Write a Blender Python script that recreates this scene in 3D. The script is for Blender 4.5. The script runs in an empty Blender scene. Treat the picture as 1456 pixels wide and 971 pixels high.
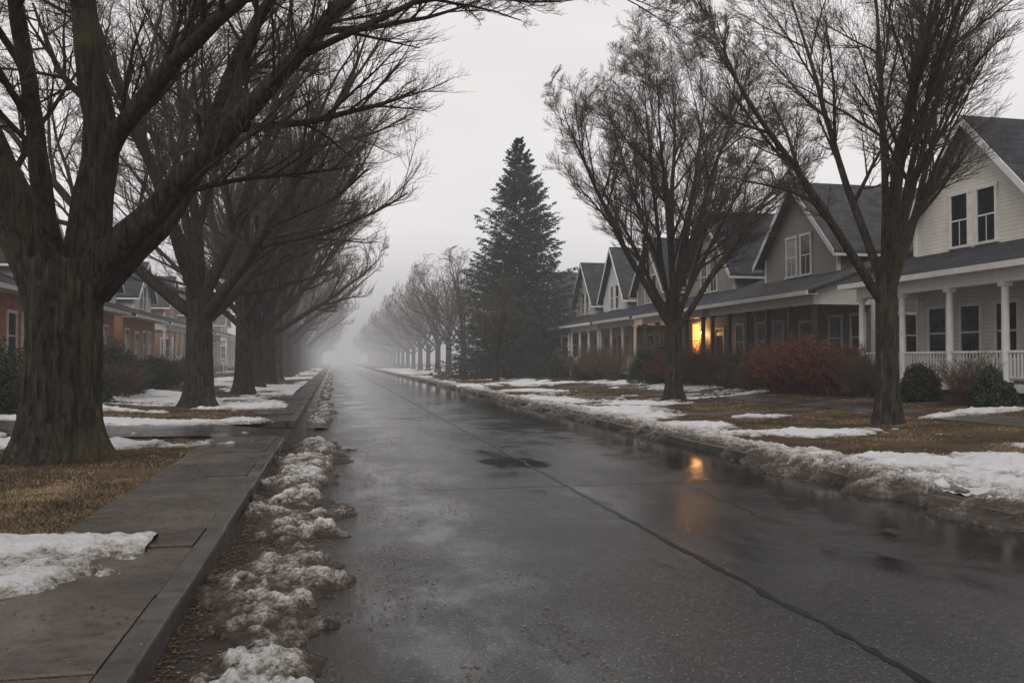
import bpy, math, numpy as np
from mathutils import Vector
rng=np.random.default_rng(7)
scene=bpy.context.scene
scene.view_settings.view_transform='Standard'
scene.view_settings.look='None'
scene.view_settings.exposure=0

# ---------------------------------------------------------------- noise
TAB=rng.random((256,256))
def vn(x,y,s=0):
    x=np.asarray(x,float)+s*17.31; y=np.asarray(y,float)+s*9.77
    xi=np.floor(x).astype(int); yi=np.floor(y).astype(int)
    fx=x-xi; fy=y-yi; fx=fx*fx*(3-2*fx); fy=fy*fy*(3-2*fy)
    a=TAB[xi%256,yi%256]; b=TAB[(xi+1)%256,yi%256]; c=TAB[xi%256,(yi+1)%256]; d=TAB[(xi+1)%256,(yi+1)%256]
    return (a*(1-fx)+b*fx)*(1-fy)+(c*(1-fx)+d*fx)*fy
def fbm(x,y,o=4,s=0):
    t=0;a=.5;n=0
    for i in range(o):
        t=t+a*vn(x*2**i,y*2**i,s+i*3); n+=a; a*=.5
    return t/n

# ---------------------------------------------------------------- materials
def newmat(name):
    m=bpy.data.materials.new(name); m.use_nodes=True
    nt=m.node_tree; nt.nodes.clear()
    out=nt.nodes.new('ShaderNodeOutputMaterial'); b=nt.nodes.new('ShaderNodeBsdfPrincipled')
    nt.links.new(b.outputs[0],out.inputs[0]); return m,nt,b
class G:
    def __init__(s,nt): s.nt=nt
    def n(s,t,**k):
        nd=s.nt.nodes.new(t)
        for a,v in k.items(): setattr(nd,a,v)
        return nd
    def l(s,a,b): s.nt.links.new(a,b)
    def coord(s,scale=(1,1,1)):
        tc=s.n('ShaderNodeTexCoord'); mp=s.n('ShaderNodeMapping'); mp.inputs['Scale'].default_value=scale
        s.l(tc.outputs['Object'],mp.inputs[0]); return mp.outputs[0]
    def noise(s,vec,scale,detail=4,rough=.55,dist=0):
        nd=s.n('ShaderNodeTexNoise'); nd.inputs['Scale'].default_value=scale; nd.inputs['Detail'].default_value=detail
        nd.inputs['Roughness'].default_value=rough; nd.inputs['Distortion'].default_value=dist
        s.l(vec,nd.inputs['Vector']); return nd.outputs['Fac']
    def ramp(s,fac,stops):
        r=s.n('ShaderNodeValToRGB'); e=r.color_ramp.elements
        while len(e)<len(stops): e.new(.5)
        for i,(p,c) in enumerate(stops):
            e[i].position=p; e[i].color=(c,c,c,1) if np.isscalar(c) else (*c,1)
        s.l(fac,r.inputs[0]); return r.outputs[0]
    def mix(s,fac,a,b,mode='MIX'):
        m=s.n('ShaderNodeMix',data_type='RGBA',blend_type=mode)
        for sock,v in ((m.inputs['Factor'],fac),(m.inputs[6],a),(m.inputs[7],b)):
            if isinstance(v,(int,float)): sock.default_value=v
            elif isinstance(v,tuple): sock.default_value=(*v,1)
            else: s.l(v,sock)
        return m.outputs[2]
    def math(s,op,a,b=0,c=0,clamp=False):
        m=s.n('ShaderNodeMath',operation=op,use_clamp=clamp)
        for i,v in enumerate((a,b,c)):
            if isinstance(v,(int,float)): m.inputs[i].default_value=v
            else: s.l(v,m.inputs[i])
        return m.outputs[0]
    def bump(s,h,bsdf,strength=.5,dist=.02):
        b=s.n('ShaderNodeBump'); b.inputs['Strength'].default_value=strength; b.inputs['Distance'].default_value=dist
        s.l(h,b.inputs['Height']); s.l(b.outputs[0],bsdf.inputs['Normal'])
def simple(name,c1,c2,scale=6,rough=.7,bump=.2,bd=.01,spec=.4):
    m,nt,b=newmat(name); g=G(nt); v=g.coord()
    n=g.noise(v,scale,6,.65); g.l(g.mix(g.ramp(n,[(.3,0.),(.7,1.)]),c1,c2),b.inputs['Base Color'])
    b.inputs['Roughness'].default_value=rough; b.inputs['Specular IOR Level'].default_value=spec
    if bump: g.bump(g.noise(v,scale*6,4),b,bump,bd)
    return m

def bark(name,dark,light,moss=.3):
    m,nt,b=newmat(name); g=G(nt)
    v=g.coord((9,9,1.3)); n=g.noise(v,1.6,7,.65,.6)
    n2=g.noise(g.coord((1,1,1)),1.3,4)
    col=g.mix(g.ramp(n,[(.38,0.),(.62,1.)]),dark,light)
    col=g.mix(g.math('MULTIPLY',g.ramp(n2,[(.5,0.),(.68,1.)]),moss),col,(.085,.075,.028))
    g.l(col,b.inputs['Base Color']); b.inputs['Roughness'].default_value=.75; b.inputs['Specular IOR Level'].default_value=.25
    g.bump(g.ramp(n,[(.3,0.),(.65,1.)]),b,1.0,.06)
    return m
M_bark=bark('bark_wet',(.007,.0055,.0045),(.060,.045,.034),.65)
M_bark2=bark('bark',(.013,.010,.008),(.070,.052,.040),.35)
M_twig=simple('twig',(.042,.031,.025),(.095,.070,.056),2,.8,0)

# asphalt
m,nt,b=newmat('wet_asphalt'); g=G(nt); M_road=m
v=g.coord(); 
agg=g.noise(v,38,5,.85); big=g.noise(g.coord((1,.4,1)),.7,6,.65,.2); mid=g.noise(v,1.8,6,.65)
wet=g.noise(g.coord((1,.60,1)),.65,7,.70,.1)
pud=g.noise(g.coord((1,.45,1)),.50,5,.55,.1)
col=g.mix(g.ramp(agg,[(.40,0.),(.60,1.)]),(.003,.0035,.0045),(.050,.050,.051))
col=g.mix(g.ramp(big,[(.38,0.),(.68,.6)]),col,(.009,.009,.010))
lite=g.n('ShaderNodeTexVoronoi'); lite.inputs['Scale'].default_value=32; g.l(v,lite.inputs['Vector'])
col=g.mix(g.ramp(lite.outputs['Distance'],[(.12,.8),(.22,0.)]),col,(.17,.165,.155))
sx=g.n('ShaderNodeSeparateXYZ'); g.l(v,sx.inputs[0])
gut=g.math('MULTIPLY',g.math('SUBTRACT',.9,sx.outputs[0]),.75,clamp=True)
gutm=g.ramp(g.math('ADD',gut,g.math('MULTIPLY',g.math('SUBTRACT',g.noise(v,3,6,.7),.5),1.4)),[(.35,0.),(.85,.85)])
col=g.mix(gutm,col,(.020,.014,.009))
edge=g.math('MULTIPLY',g.math('SUBTRACT',g.math('ADD',sx.outputs[0],g.math('MULTIPLY',mid,2.6)),5.9),1.2,clamp=True)
pm=g.ramp(pud,[(.58,0.),(.65,1.)])
edge=g.math('MAXIMUM',edge,pm)
col=g.mix(g.math('MULTIPLY',edge,.75),col,(.006,.006,.007))
g.l(col,b.inputs['Base Color'])
dry=g.ramp(wet,[(.42,0.),(.60,1.)])
rgh=g.math('ADD',g.math('MULTIPLY',dry,.13),.045)
rgh=g.math('ADD',rgh,g.math('MULTIPLY',mid,.06))
rgh=g.mix(edge,rgh,(.035,.035,.035))
g.l(rgh,b.inputs['Roughness']); b.inputs['Specular IOR Level'].default_value=.55
hb=g.math('ADD',agg,g.math('MULTIPLY',g.noise(v,11,4,.6),.8))
hb=g.math('MULTIPLY',hb,g.math('MULTIPLY',g.math('ADD',.28,g.math('MULTIPLY',dry,.72)),g.math('SUBTRACT',1.0,g.math('MULTIPLY',edge,.88))))
g.bump(hb,b,.65,.011)

# concrete
def concrete(name,a,bb,rough,slab=False):
    m,nt,b=newmat(name); g=G(nt); v=g.coord()
    n=g.noise(v,1.1,7,.68,.4); f=g.noise(v,60,3,.7)
    col=g.mix(g.ramp(n,[(.35,0.),(.65,1.)]),a,bb); col=g.mix(g.math('MULTIPLY',f,.5),col,(.03,.028,.026),'MIX')
    sp=g.noise(v,6,6,.75); col=g.mix(g.ramp(sp,[(.50,0.),(.64,.7)]),col,(.022,.018,.014))
    if slab:
        s=g.n('ShaderNodeSeparateXYZ'); g.l(v,s.inputs[0]); fl=g.math('FLOOR',g.math('DIVIDE',g.math('ADD',s.outputs[1],6.0),1.52))
        wn=g.n('ShaderNodeTexWhiteNoise',noise_dimensions='1D'); g.l(fl,wn.inputs['W'])
        col=g.mix(1.,col,g.ramp(wn.outputs['Value'],[(0.,(.55,.53,.51)),(1.,(1.2,1.16,1.12))]),'MULTIPLY')
    g.l(col,b.inputs['Base Color'])
    g.l(g.ramp(g.noise(v,.9,5),[(.38,rough-.32),(.62,rough+.12)]),b.inputs['Roughness']); b.inputs['Specular IOR Level'].default_value=.45
    g.bump(g.math('ADD',f,g.math('MULTIPLY',g.noise(v,9,5),1.2)),b,.6,.014); return m
M_walk=concrete('wet_concrete',(.050,.041,.034),(.125,.105,.087),.42,True)
M_curb=concrete('curb_stone',(.042,.035,.030),(.105,.091,.077),.5)
M_tar=simple('tar',(.003,.003,.004),(.007,.007,.007),8,.35,.2,spec=.2)

# lawn
m,nt,b=newmat('dead_lawn'); g=G(nt); M_lawn=m; v=g.coord()
n=g.noise(v,.55,6,.65,.5); f=g.noise(g.coord((1,1,1)),30,6,.75)
col=g.mix(g.ramp(f,[(.35,0.),(.68,1.)]),(.038,.025,.015),(.20,.132,.075))
col=g.mix(g.ramp(n,[(.40,0.),(.58,.85)]),col,(.038,.027,.017))
g.l(col,b.inputs['Base Color']); b.inputs['Roughness'].default_value=.9; b.inputs['Specular IOR Level'].default_value=.12
g.bump(f,b,.9,.05)
m,nt,b=newmat('dead_grass_blade'); g=G(nt); M_grass=m
at=g.n('ShaderNodeAttribute',attribute_name='rnd')
g.l(g.ramp(at.outputs['Fac'],[(0.,(.040,.027,.015)),(.5,(.145,.096,.050)),(1.,(.31,.22,.13))]),b.inputs['Base Color'])
b.inputs['Roughness'].default_value=.8
# snow
m,nt,b=newmat('old_snow'); g=G(nt); M_snow=m; v=g.coord()
at=g.n('ShaderNodeAttribute',attribute_name='dirt')
n=g.noise(v,3.2,7,.7,.3); f=g.noise(v,30,6,.8)
d=g.math('ADD',at.outputs['Fac'],g.math('MULTIPLY',g.math('SUBTRACT',n,.5),1.7))
d=g.math('ADD',d,g.math('MULTIPLY',g.math('SUBTRACT',f,.5),1.8))
col=g.ramp(d,[(.10,(.74,.74,.76)),(.40,(.48,.46,.44)),(.64,(.20,.165,.13)),(.90,(.05,.038,.029))])
g.l(col,b.inputs['Base Color']); b.inputs['Roughness'].default_value=.5; b.inputs['Specular IOR Level'].default_value=.35
g.bump(g.math('ADD',f,g.noise(v,11,4)),b,1.,.05)
m,nt,b=newmat('fallen_leaf'); g=G(nt); M_leaf=m
at=g.n('ShaderNodeAttribute',attribute_name='rnd')
g.l(g.ramp(at.outputs['Fac'],[(0.,(.018,.012,.007)),(.7,(.065,.037,.018)),(1.,(.22,.125,.058))]),b.inputs['Base Color']); b.inputs['Roughness'].default_value=.4

def siding(name,c,pitch=.13,dirt=.75):
    m,nt,b=newmat(name); g=G(nt); v=g.coord(); s=g.n('ShaderNodeSeparateXYZ'); g.l(v,s.inputs[0])
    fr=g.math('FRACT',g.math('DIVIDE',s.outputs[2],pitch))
    n=g.noise(g.coord((1.2,1.2,.5)),1.2,6,.65)
    col=g.mix(g.ramp(n,[(.3,.0),(.7,1.)]),tuple(x*dirt for x in c),c)
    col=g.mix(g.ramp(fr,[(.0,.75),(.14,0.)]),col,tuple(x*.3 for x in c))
    g.l(col,b.inputs['Base Color']); b.inputs['Roughness'].default_value=.6
    g.bump(g.math('SUBTRACT',1.,fr),b,.7,.03); return m
def brick(name,c1,c2):
    m,nt,b=newmat(name); g=G(nt); v=g.coord(); s=g.n('ShaderNodeSeparateXYZ'); g.l(v,s.inputs[0])
    cx=g.n('ShaderNodeCombineXYZ'); g.l(g.math('ADD',s.outputs[0],s.outputs[1]),cx.inputs[0]); g.l(s.outputs[2],cx.inputs[1])
    bt=g.n('ShaderNodeTexBrick'); bt.inputs['Scale'].default_value=1; bt.inputs['Brick Width'].default_value=.22; bt.inputs['Row Height'].default_value=.075
    bt.inputs['Mortar Size'].default_value=.008; bt.inputs['Color1'].default_value=(*c1,1); bt.inputs['Color2'].default_value=(*c2,1); bt.inputs['Mortar'].default_value=(.25,.21,.18,1)
    g.l(cx.outputs[0],bt.inputs['Vector']); n=g.noise(v,1.5,5)
    g.l(g.mix(g.ramp(n,[(.35,.3),(.65,0.)]),bt.outputs['Color'],(.12,.065,.045)),b.inputs['Base Color']); b.inputs['Roughness'].default_value=.8
    g.bump(bt.outputs['Fac'],b,-.4,.01); return m
def shingle(name,c):
    m,nt,b=newmat(name); g=G(nt); v=g.coord(); s=g.n('ShaderNodeSeparateXYZ'); g.l(v,s.inputs[0])
    cx=g.n('ShaderNodeCombineXYZ'); g.l(g.math('ADD',s.outputs[1],g.math('MULTIPLY',s.outputs[0],.73)),cx.inputs[0]); g.l(s.outputs[2],cx.inputs[1])
    bt=g.n('ShaderNodeTexBrick'); bt.inputs['Scale'].default_value=1; bt.inputs['Brick Width'].default_value=.3; bt.inputs['Row Height'].default_value=.11
    bt.inputs['Mortar Size'].default_value=.008
    bt.inputs['Color1'].default_value=(*c,1); bt.inputs['Color2'].default_value=(*[x*1.9 for x in c],1); bt.inputs['Mortar'].default_value=(*[x*.35 for x in c],1)
    g.l(cx.outputs[0],bt.inputs['Vector']); n=g.noise(v,.9,6,.7)
    g.l(g.mix(g.ramp(n,[(.35,.6),(.65,0.)]),bt.outputs['Color'],tuple(x*.5 for x in c)),b.inputs['Base Color']); b.inputs['Roughness'].default_value=.85; b.inputs['Specular IOR Level'].default_value=.15
    g.bump(g.math('ADD',bt.outputs['Fac'],g.noise(v,20,3)),b,-.5,.03); return m
M_white=siding('cream_clapboard',(.76,.71,.64)); M_grey=siding('grey_shingle_siding',(.17,.153,.134),.16); M_tan=siding('taupe_siding',(.24,.205,.17),.15)
M_pale=siding('pale_siding',(.64,.66,.68)); M_offw=siding('offwhite_siding',(.72,.69,.65))
M_trim=simple('white_trim',(.64,.62,.59),(.80,.78,.75),3,.5,.1); M_dtrim=simple('dark_trim',(.030,.024,.021),(.05,.042,.037),3,.5,.1)
M_gtrim=simple('grey_trim',(.42,.39,.36),(.54,.51,.47),3,.5,.1)
M_brick=brick('orange_brick',(.54,.23,.11),(.41,.16,.08)); M_brick2=brick('dark_brick',(.13,.065,.042),(.09,.05,.035))
M_roof=shingle('slate_shingles',(.030,.032,.038)); M_roof2=shingle('grey_shingles',(.040,.041,.045))
M_found=simple('foundation_stone',(.08,.07,.062),(.16,.145,.13),4,.8,.5,.03)
M_floor=simple('porch_boards',(.07,.065,.06),(.12,.11,.10),5,.5,.1)
M_glass=simple('window_glass',(.010,.012,.014),(.03,.033,.037),1.2,.06,0,spec=.6)
M_curtain=simple('curtained_glass',(.11,.115,.115),(.26,.26,.25),1.5,.1,0,spec=.6)
M_door=simple('painted_door',(.05,.03,.022),(.08,.045,.03),3,.45,.1)
m,nt,b=newmat('lit_glass'); g=G(nt); M_lit=m
n=g.noise(g.coord(),2.2,3); g.l(g.mix(n,(1,.22,.02),(1,.38,.08)),b.inputs['Emission Color']); b.inputs['Emission Strength'].default_value=3.8
b.inputs['Base Color'].default_value=(.3,.15,.05,1)
M_needle=simple('spruce_needles',(.018,.030,.024),(.066,.088,.067),1.3,.8,0)
M_ever=simple('evergreen_leaves',(.014,.020,.012),(.050,.062,.036),3,.7,0)
M_shrubb=simple('bare_shrub_twigs',(.065,.042,.031),(.14,.098,.072),3,.8,0)
M_red=simple('barberry_leaves',(.080,.027,.018),(.18,.060,.038),3,.75,0)

# ---------------------------------------------------------------- mesh helpers
def np_mesh(name,V,F,mats,smooth=False,attrs=None,link=True,fm=None):
    me=bpy.data.meshes.new(name); V=np.asarray(V,np.float32); F=np.asarray(F,np.int32); k=F.shape[1]
    me.vertices.add(len(V)); me.vertices.foreach_set('co',V.ravel())
    me.loops.add(F.size); me.loops.foreach_set('vertex_index',F.ravel())
    me.polygons.add(len(F)); me.polygons.foreach_set('loop_start',np.arange(0,F.size,k,dtype=np.int32))
    if fm is not None: me.polygons.foreach_set('material_index',np.asarray(fm,np.int32))
    if smooth: me.polygons.foreach_set('use_smooth',np.ones(len(F),bool))
    me.update(calc_edges=True)
    if attrs:
        for kx,a in attrs.items():
            at=me.attributes.new(kx,'FLOAT','POINT'); at.data.foreach_set('value',np.asarray(a,np.float32))
    for mm in (mats if isinstance(mats,list) else [mats]): me.materials.append(mm)
    if not link: return me
    o=bpy.data.objects.new(name,me); scene.collection.objects.link(o); return o
def empty(name,loc=(0,0,0)):
    e=bpy.data.objects.new(name,None); scene.collection.objects.link(e); e.location=loc; e.empty_display_size=.2; return e
class MB:
    def __init__(s): s.v=[]; s.f=[]
    def poly(s,pts): 
        i=len(s.v); s.v+=[tuple(p) for p in pts]; s.f.append(tuple(range(i,i+len(pts))))
    def hexa(s,b,t):
        i=len(s.v); s.v+=[tuple(p) for p in b]+[tuple(p) for p in t]
        s.f+=[(i,i+3,i+2,i+1),(i+4,i+5,i+6,i+7)]+[(i+a,i+(a+1)%4,i+4+(a+1)%4,i+4+a) for a in range(4)]
    def box(s,x0,x1,y0,y1,z0,z1):
        s.hexa([(x0,y0,z0),(x1,y0,z0),(x1,y1,z0),(x0,y1,z0)],[(x0,y0,z1),(x1,y0,z1),(x1,y1,z1),(x0,y1,z1)])
    def cyl(s,x,y,z0,z1,r0,r1,n=14):
        i=len(s.v)
        for z,r in ((z0,r0),(z1,r1)):
            s.v+=[(x+r*math.cos(a*2*math.pi/n),y+r*math.sin(a*2*math.pi/n),z) for a in range(n)]
        s.f+=[(i+a,i+(a+1)%n,i+n+(a+1)%n,i+n+a) for a in range(n)]+[tuple(range(i+n,i+2*n))]
    def slab(s,a,b,c,d,t):
        s.hexa([(p[0],p[1],p[2]-t) for p in (a,b,c,d)],[a,b,c,d])
    def make(s,name,mat,T=None,parent=None,bevel=0):
        if not s.v: return
        me=bpy.data.meshes.new(name); me.from_pydata([T(*p) for p in s.v] if T else s.v,[],s.f)
        me.materials.append(mat); me.update(); o=bpy.data.objects.new(name,me); scene.collection.objects.link(o)
        if parent: o.parent=parent
        if bevel:
            mo=o.modifiers.new('b','BEVEL'); mo.width=bevel; mo.segments=2
        return o

# ---------------------------------------------------------------- ground
RL,RR=-0.97,6.86
DW0,DW1=18.4,21.4
WY=(22.6,33.9,45)
def lawnz(x,y):
    z=np.interp(x,[-400,-40,-12,-5,-2.4,7.05,12.7,17.3,40,400],[3,.8,.55,.13,.12,.11,.17,.54,.8,3])
    return z+(fbm(x*.7,y*.7,3,5)-.5)*.07
def ground(x,y):
    z=lawnz(x,y)
    z=np.where((x>-2.4)&(x<RL),.14,z); z=np.where((x>=RL)&(x<=RR),0.,z); z=np.where((x>RR)&(x<7.05),.13,z)
    dw=(y>DW0)&(y<DW1)&(x<=RL)&(x>-9)
    return np.where(dw,np.interp(x,[-10,-2.6,RL],[.3,.15,.01]),z)
xs=np.concatenate([np.linspace(-400,-30,12),np.linspace(-27,-10,12),np.arange(-9.8,-2.41,.15),[-2.405,-2.39,RL-.1,3,RR+.1,7.04,7.055],np.arange(7.2,18,.2),np.linspace(18.5,40,14),np.linspace(50,400,10)])
ys=np.concatenate([np.linspace(-60,-1,8),np.arange(0,45,.25),np.arange(45,150,1.5),np.linspace(155,700,30)])
X,Y=np.meshgrid(xs,ys); Z=lawnz(X,Y); Z=np.where((X>-2.4)&(X<7.05),-.06,Z)
ins=(Y>DW0-.05)&(Y<DW1+.05)&(X>-9.5)&(X<0); Z=np.where(ins,-.06,Z)
def gridfaces(ny,nx):
    i=np.arange(ny*nx).reshape(ny,nx); return np.stack([i[:-1,:-1],i[:-1,1:],i[1:,1:],i[1:,:-1]],-1).reshape(-1,4)
np_mesh('ground',np.stack([X,Y,Z],-1).reshape(-1,3),gridfaces(*X.shape),M_lawn,True)
xs=np.linspace(RL-.02,RR+.02,14); ys=np.concatenate([np.arange(-40,60,2.),np.linspace(62,700,40)])
X,Y=np.meshgrid(xs,ys); np_mesh('road',np.stack([X,Y,0*X],-1).reshape(-1,3),gridfaces(*X.shape),M_road)
xs=np.array([-30,-9.6,-5,-2.6,-1.6,RL+.0]); ys=np.linspace(DW0,DW1,5); X,Y=np.meshgrid(xs,ys)
Z=np.interp(X,[-30,-12,-5,-2.6,RL],[.72,.56,.17,.15,.006]); np_mesh('driveway',np.stack([X,Y,Z],-1).reshape(-1,3),gridfaces(*X.shape),M_road)
mb=MB(); y=-6.; k=0
while y<260:
    L=1.52
    if not (y+L>DW0 and y<DW1):
        dz=rng.normal(0,.006); t=rng.normal(0,.006)
        mb.hexa([(-2.4,y+.019,-.05),(-1.16,y+.019,-.05),(-1.16,y+L-.019,-.05),(-2.4,y+L-.019,-.05)],
                [(-2.4,y+.019,.137+dz),(-1.16,y+.019,.137+dz+t),(-1.16,y+L-.019,.137+dz+t),(-2.4,y+L-.019,.137+dz)])
    y+=L
mb.make('sidewalk',M_walk,bevel=.012)
def kerb(x0,x1,zt,gaps,name):
    mb=MB(); y=-6.
    while y<260:
        L=2.4
        if not any(y+L>a and y<b for a,b in gaps):
            j=rng.normal(0,.006); mb.box(x0+j,x1+j,y+.006,y+L-.006,-.06,zt+rng.normal(0,.004))
        y+=L
    mb.make(name,M_curb,bevel=.02)
kerb(-1.145,-.965,.15,[(DW0,DW1)],'curb'); kerb(6.86,7.04,.125,[],'curb')
mb=MB(); y=2.
while y<200:
    p=[(14.1,y+.01),(15.4,y+.01),(15.4,y+1.5),(14.1,y+1.5)]
    mb.hexa([(a,b,0) for a,b in p],[(a,b,float(np.interp(a,[14.1,15.4],[.31,.40]))) for a,b in p]); y+=1.52
mb.make('sidewalk',M_walk)
mb=MB()
for yc in WY:
    for i in range(6):
        x0=7.05+i*1.17; zz=[np.interp(v,[7,12.7,14.1],[.14,.20,.30]) for v in (x0,x0+1.15)]
        mb.hexa([(x0,yc-.6,0),(x0+1.15,yc-.6,0),(x0+1.15,yc+.6,0),(x0,yc+.6,0)],[(x0,yc-.6,zz[0]),(x0+1.15,yc-.6,zz[1]),(x0+1.15,yc+.6,zz[1]),(x0,yc+.6,zz[0])])
    mb.hexa([(15.42,yc-.6,0),(16.9,yc-.6,0),(16.9,yc+.6,0),(15.42,yc+.6,0)],[(15.42,yc-.6,.41),(16.9,yc-.6,.56),(16.9,yc+.6,.56),(15.42,yc+.6,.41)])
mb.make('front_walkway',M_walk)
def strip(P,w,z=.004):
    P=np.array(P,float); n=len(P); t=np.gradient(P,axis=0); t/=np.linalg.norm(t,axis=1)[:,None]; nrm=np.stack([-t[:,1],t[:,0]],1)
    w=w*(.25+1.5*vn(np.arange(n)*.6,np.zeros(n),3))[:,None]
    V=np.concatenate([np.c_[P+nrm*w,np.full(n,z)],np.c_[P-nrm*w,np.full(n,z)]]); i=np.arange(n-1)
    return V,np.stack([i,i+1,i+1+n,i+n],1)
Vs=[];Fs=[];o=0
ya=np.arange(2,160,.06)
def addstrip(P,w):
    global o
    V,F=strip(P,w); Vs.append(V); Fs.append(F+o); o+=len(V)
addstrip(np.c_[3.09+(fbm(ya*1.1,ya*0,4,2)-.5)*.10+(fbm(ya*7,ya*0,3,9)-.5)*.035,ya],.026)
for yy,xa,xb,w in ((11.2,1.0,6.4,.009),(17.5,-.3,6.5,.009),(25.5,0,6.6,.012),(34,0,6.6,.015)):
    xa_=np.arange(xa,xb,.08); addstrip(np.c_[xa_,yy+(fbm(xa_*1.5,xa_*0+yy,4,4)-.5)*.35],w)
for x0,y0,l in ((4.6,8.5,3.0),(5.6,12,6)):
    a=np.arange(y0,y0+l,.07); addstrip(np.c_[x0+(fbm(a*.9,a*0+x0,4,6)-.5)*.9,a],.005)
np_mesh('road_cracks',np.concatenate(Vs),np.concatenate(Fs),M_tar)

# ---------------------------------------------------------------- snow
def ell(x,y,cx,cy,rx,ry): return 1-((x-cx)/rx)**2-((y-cy)/ry)**2
LP=[(-3.0,7.2,1.6,1.0),(-5.0,17.0,2.9,.75),(-8.6,18.2,2.1,.8),(-4.6,22.9,3.6,1.0),(-2.9,31,1.6,3.0),(-8.3,39,3.,2.5),(-7.5,27.5,2.2,1.0),(-5.,34.5,1.6,1.2)]
RP=[(10.4,10.9,4.0,1.7),(8.0,9.2,1.3,2.4),(13.5,12.2,2.6,1.1),(9.6,16.5,2.6,.85),(15.6,18.3,1.6,.45),(8.7,24.6,1.6,3.0),(11.2,21.4,1.0,.6),(8.5,33.,1.5,3.2),(10.5,28.5,1.8,.9),(10,42,1.8,2.2),(8.3,19.3,1.1,1.2)]
def patches(x,y,L):
    d=np.full(x.shape,-1.)
    for e in L: d=np.maximum(d,ell(x,y,*e))
    far=(fbm(x*.35,y*.16,4,11)-.54)*7*np.clip((y-30)/10,0,1); 
    d=np.where(y>30,np.maximum(d,far),d)
    d=d+(fbm(x*1.1,y*1.1,6,8)-.5)*2.5-.02+(fbm(x*7,y*7,3,14)-.5)*1.0
    return d
def dpatch(L):
    def f(x,y):
        d=patches(x,y,L); lump=fbm(x*4,y*4,4,9); fine=fbm(x*15,y*15,3,12)
        h=np.clip(d,-.2,1); h=np.where(h>0,.010+.080*np.clip(h,0,1)*(0.1+1.4*lump)+.045*(fine-.3)*np.clip(h*5,0,1),h*.3)
        return np.where(d>0,h,-.05), np.clip(.54-.8*d,-.05,.75)
    return f
def lbank(x,y):
    n=vn(y*.9,y*0,30); xc=-.52+.34*n; w=.24+.62*vn(y*1.25,y*0,31)*(.5+.5*n)
    w=w*np.where(y>16.5,.6,1)*np.clip(1.25-.015*y,.4,1)
    p=1-((x-xc)/w)**2; p=p+(fbm(x*3.2,y*3.2,5,33)-.5)*3.0
    gate=np.clip((vn(y*1.15,y*0,35)-.16)*7,0,1); p=np.where(gate<.3,p-.9,p)
    p=np.where(x<-.96,-1,p)
    r1=1-np.abs(2*fbm(x*5,y*4,2,36)-1)*1.8; r2=1-np.abs(2*fbm(x*13,y*13,3,38)-1)*1.5; r3=fbm(x*30,y*30,2,39); r4=fbm(x*1.6,y*1.6,3,77)
    h=np.where(p>0,.005+np.clip(p,0,1)*(.008+(.02+.12*r4)*np.clip(r1,0,1)+.034*r2+.022*r3),-.03)
    return h,np.clip(.94-1.5*(h-.02)/.13*.55+.25*(1-r2),.18,.95)
def rbank(x,y):
    near=np.clip((15-y)/5,0,1)
    n=vn(y*.5,y*0,40); xc=7.25+.45*n-.10*near; w=.36+.55*vn(y*.8,y*0,41)+.22*near
    p=1-((x-xc)/w)**2+(fbm(x*2.4,y*2.4,5,43)-.5)*2.9
    gate=np.clip((vn(y*.4,y*0,45)-.22)*7+near,0,1); p=np.where(gate<.3,p-.8,p)
    r1=1-np.abs(2*fbm(x*4.0,y*3.,2,46)-1)*1.7; r2=1-np.abs(2*fbm(x*11,y*11,3,48)-1)*1.5
    h=np.where(p>0,.006+np.clip(p,0,1)*(.01+(.085+.02*near)*np.clip(r1,0,1)+.035*r2),-.03)
    return h,np.clip(.84-.9*(h-.02)/.13*.6-.38*np.clip(x-7.30,-.5,1),.05,.95)
def snow(name,x0,x1,y0,y1,rx,ry,f):
    X,Y=np.meshgrid(np.arange(x0,x1,rx),np.arange(y0,y1,ry)); h,d=f(X,Y)
    bz=ground(X,Y)
    if 'curb' in name and x0<0: bz=np.zeros_like(X)
    if 'curb' in name and x0>0: bz=np.where(X<7.05,np.interp(X,[6.35,6.6,6.8,6.9,7.0],[0,.008,.035,.10,.128]),bz)
    Z=bz+np.where(h>0,h,-.03-bz*(X<7.05)*(x0>0)*('curb' in name))
    F=gridfaces(*X.shape); hm=(h.ravel()[F]>0).any(1); F=F[hm]
    us,inv=np.unique(F,return_inverse=True); V=np.stack([X,Y,Z],-1).reshape(-1,3)[us]
    return np_mesh(name,V,inv.reshape(F.shape),M_snow,True,{'dirt':d.ravel()[us]})
snow('curb_snow_bank',-.96,.85,3,18,.018,.018,lbank)
snow('curb_snow_bank',-.96,.55,21.5,120,.06,.12,lbank)
snow('curb_snow_bank',6.35,8.8,5,45,.03,.03,rbank)
snow('curb_snow_bank',6.6,8.8,45,150,.1,.2,rbank)
snow('snow_patch',-11,-1.5,4,32,.035,.035,dpatch(LP))
snow('snow_patch',-14,-1.7,32.05,160,.12,.25,dpatch(LP))
snow('snow_patch',7.1,16.9,7,35,.04,.04,dpatch(RP))
snow('snow_patch',7.1,16.9,35.05,160,.12,.25,dpatch(RP))

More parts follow.
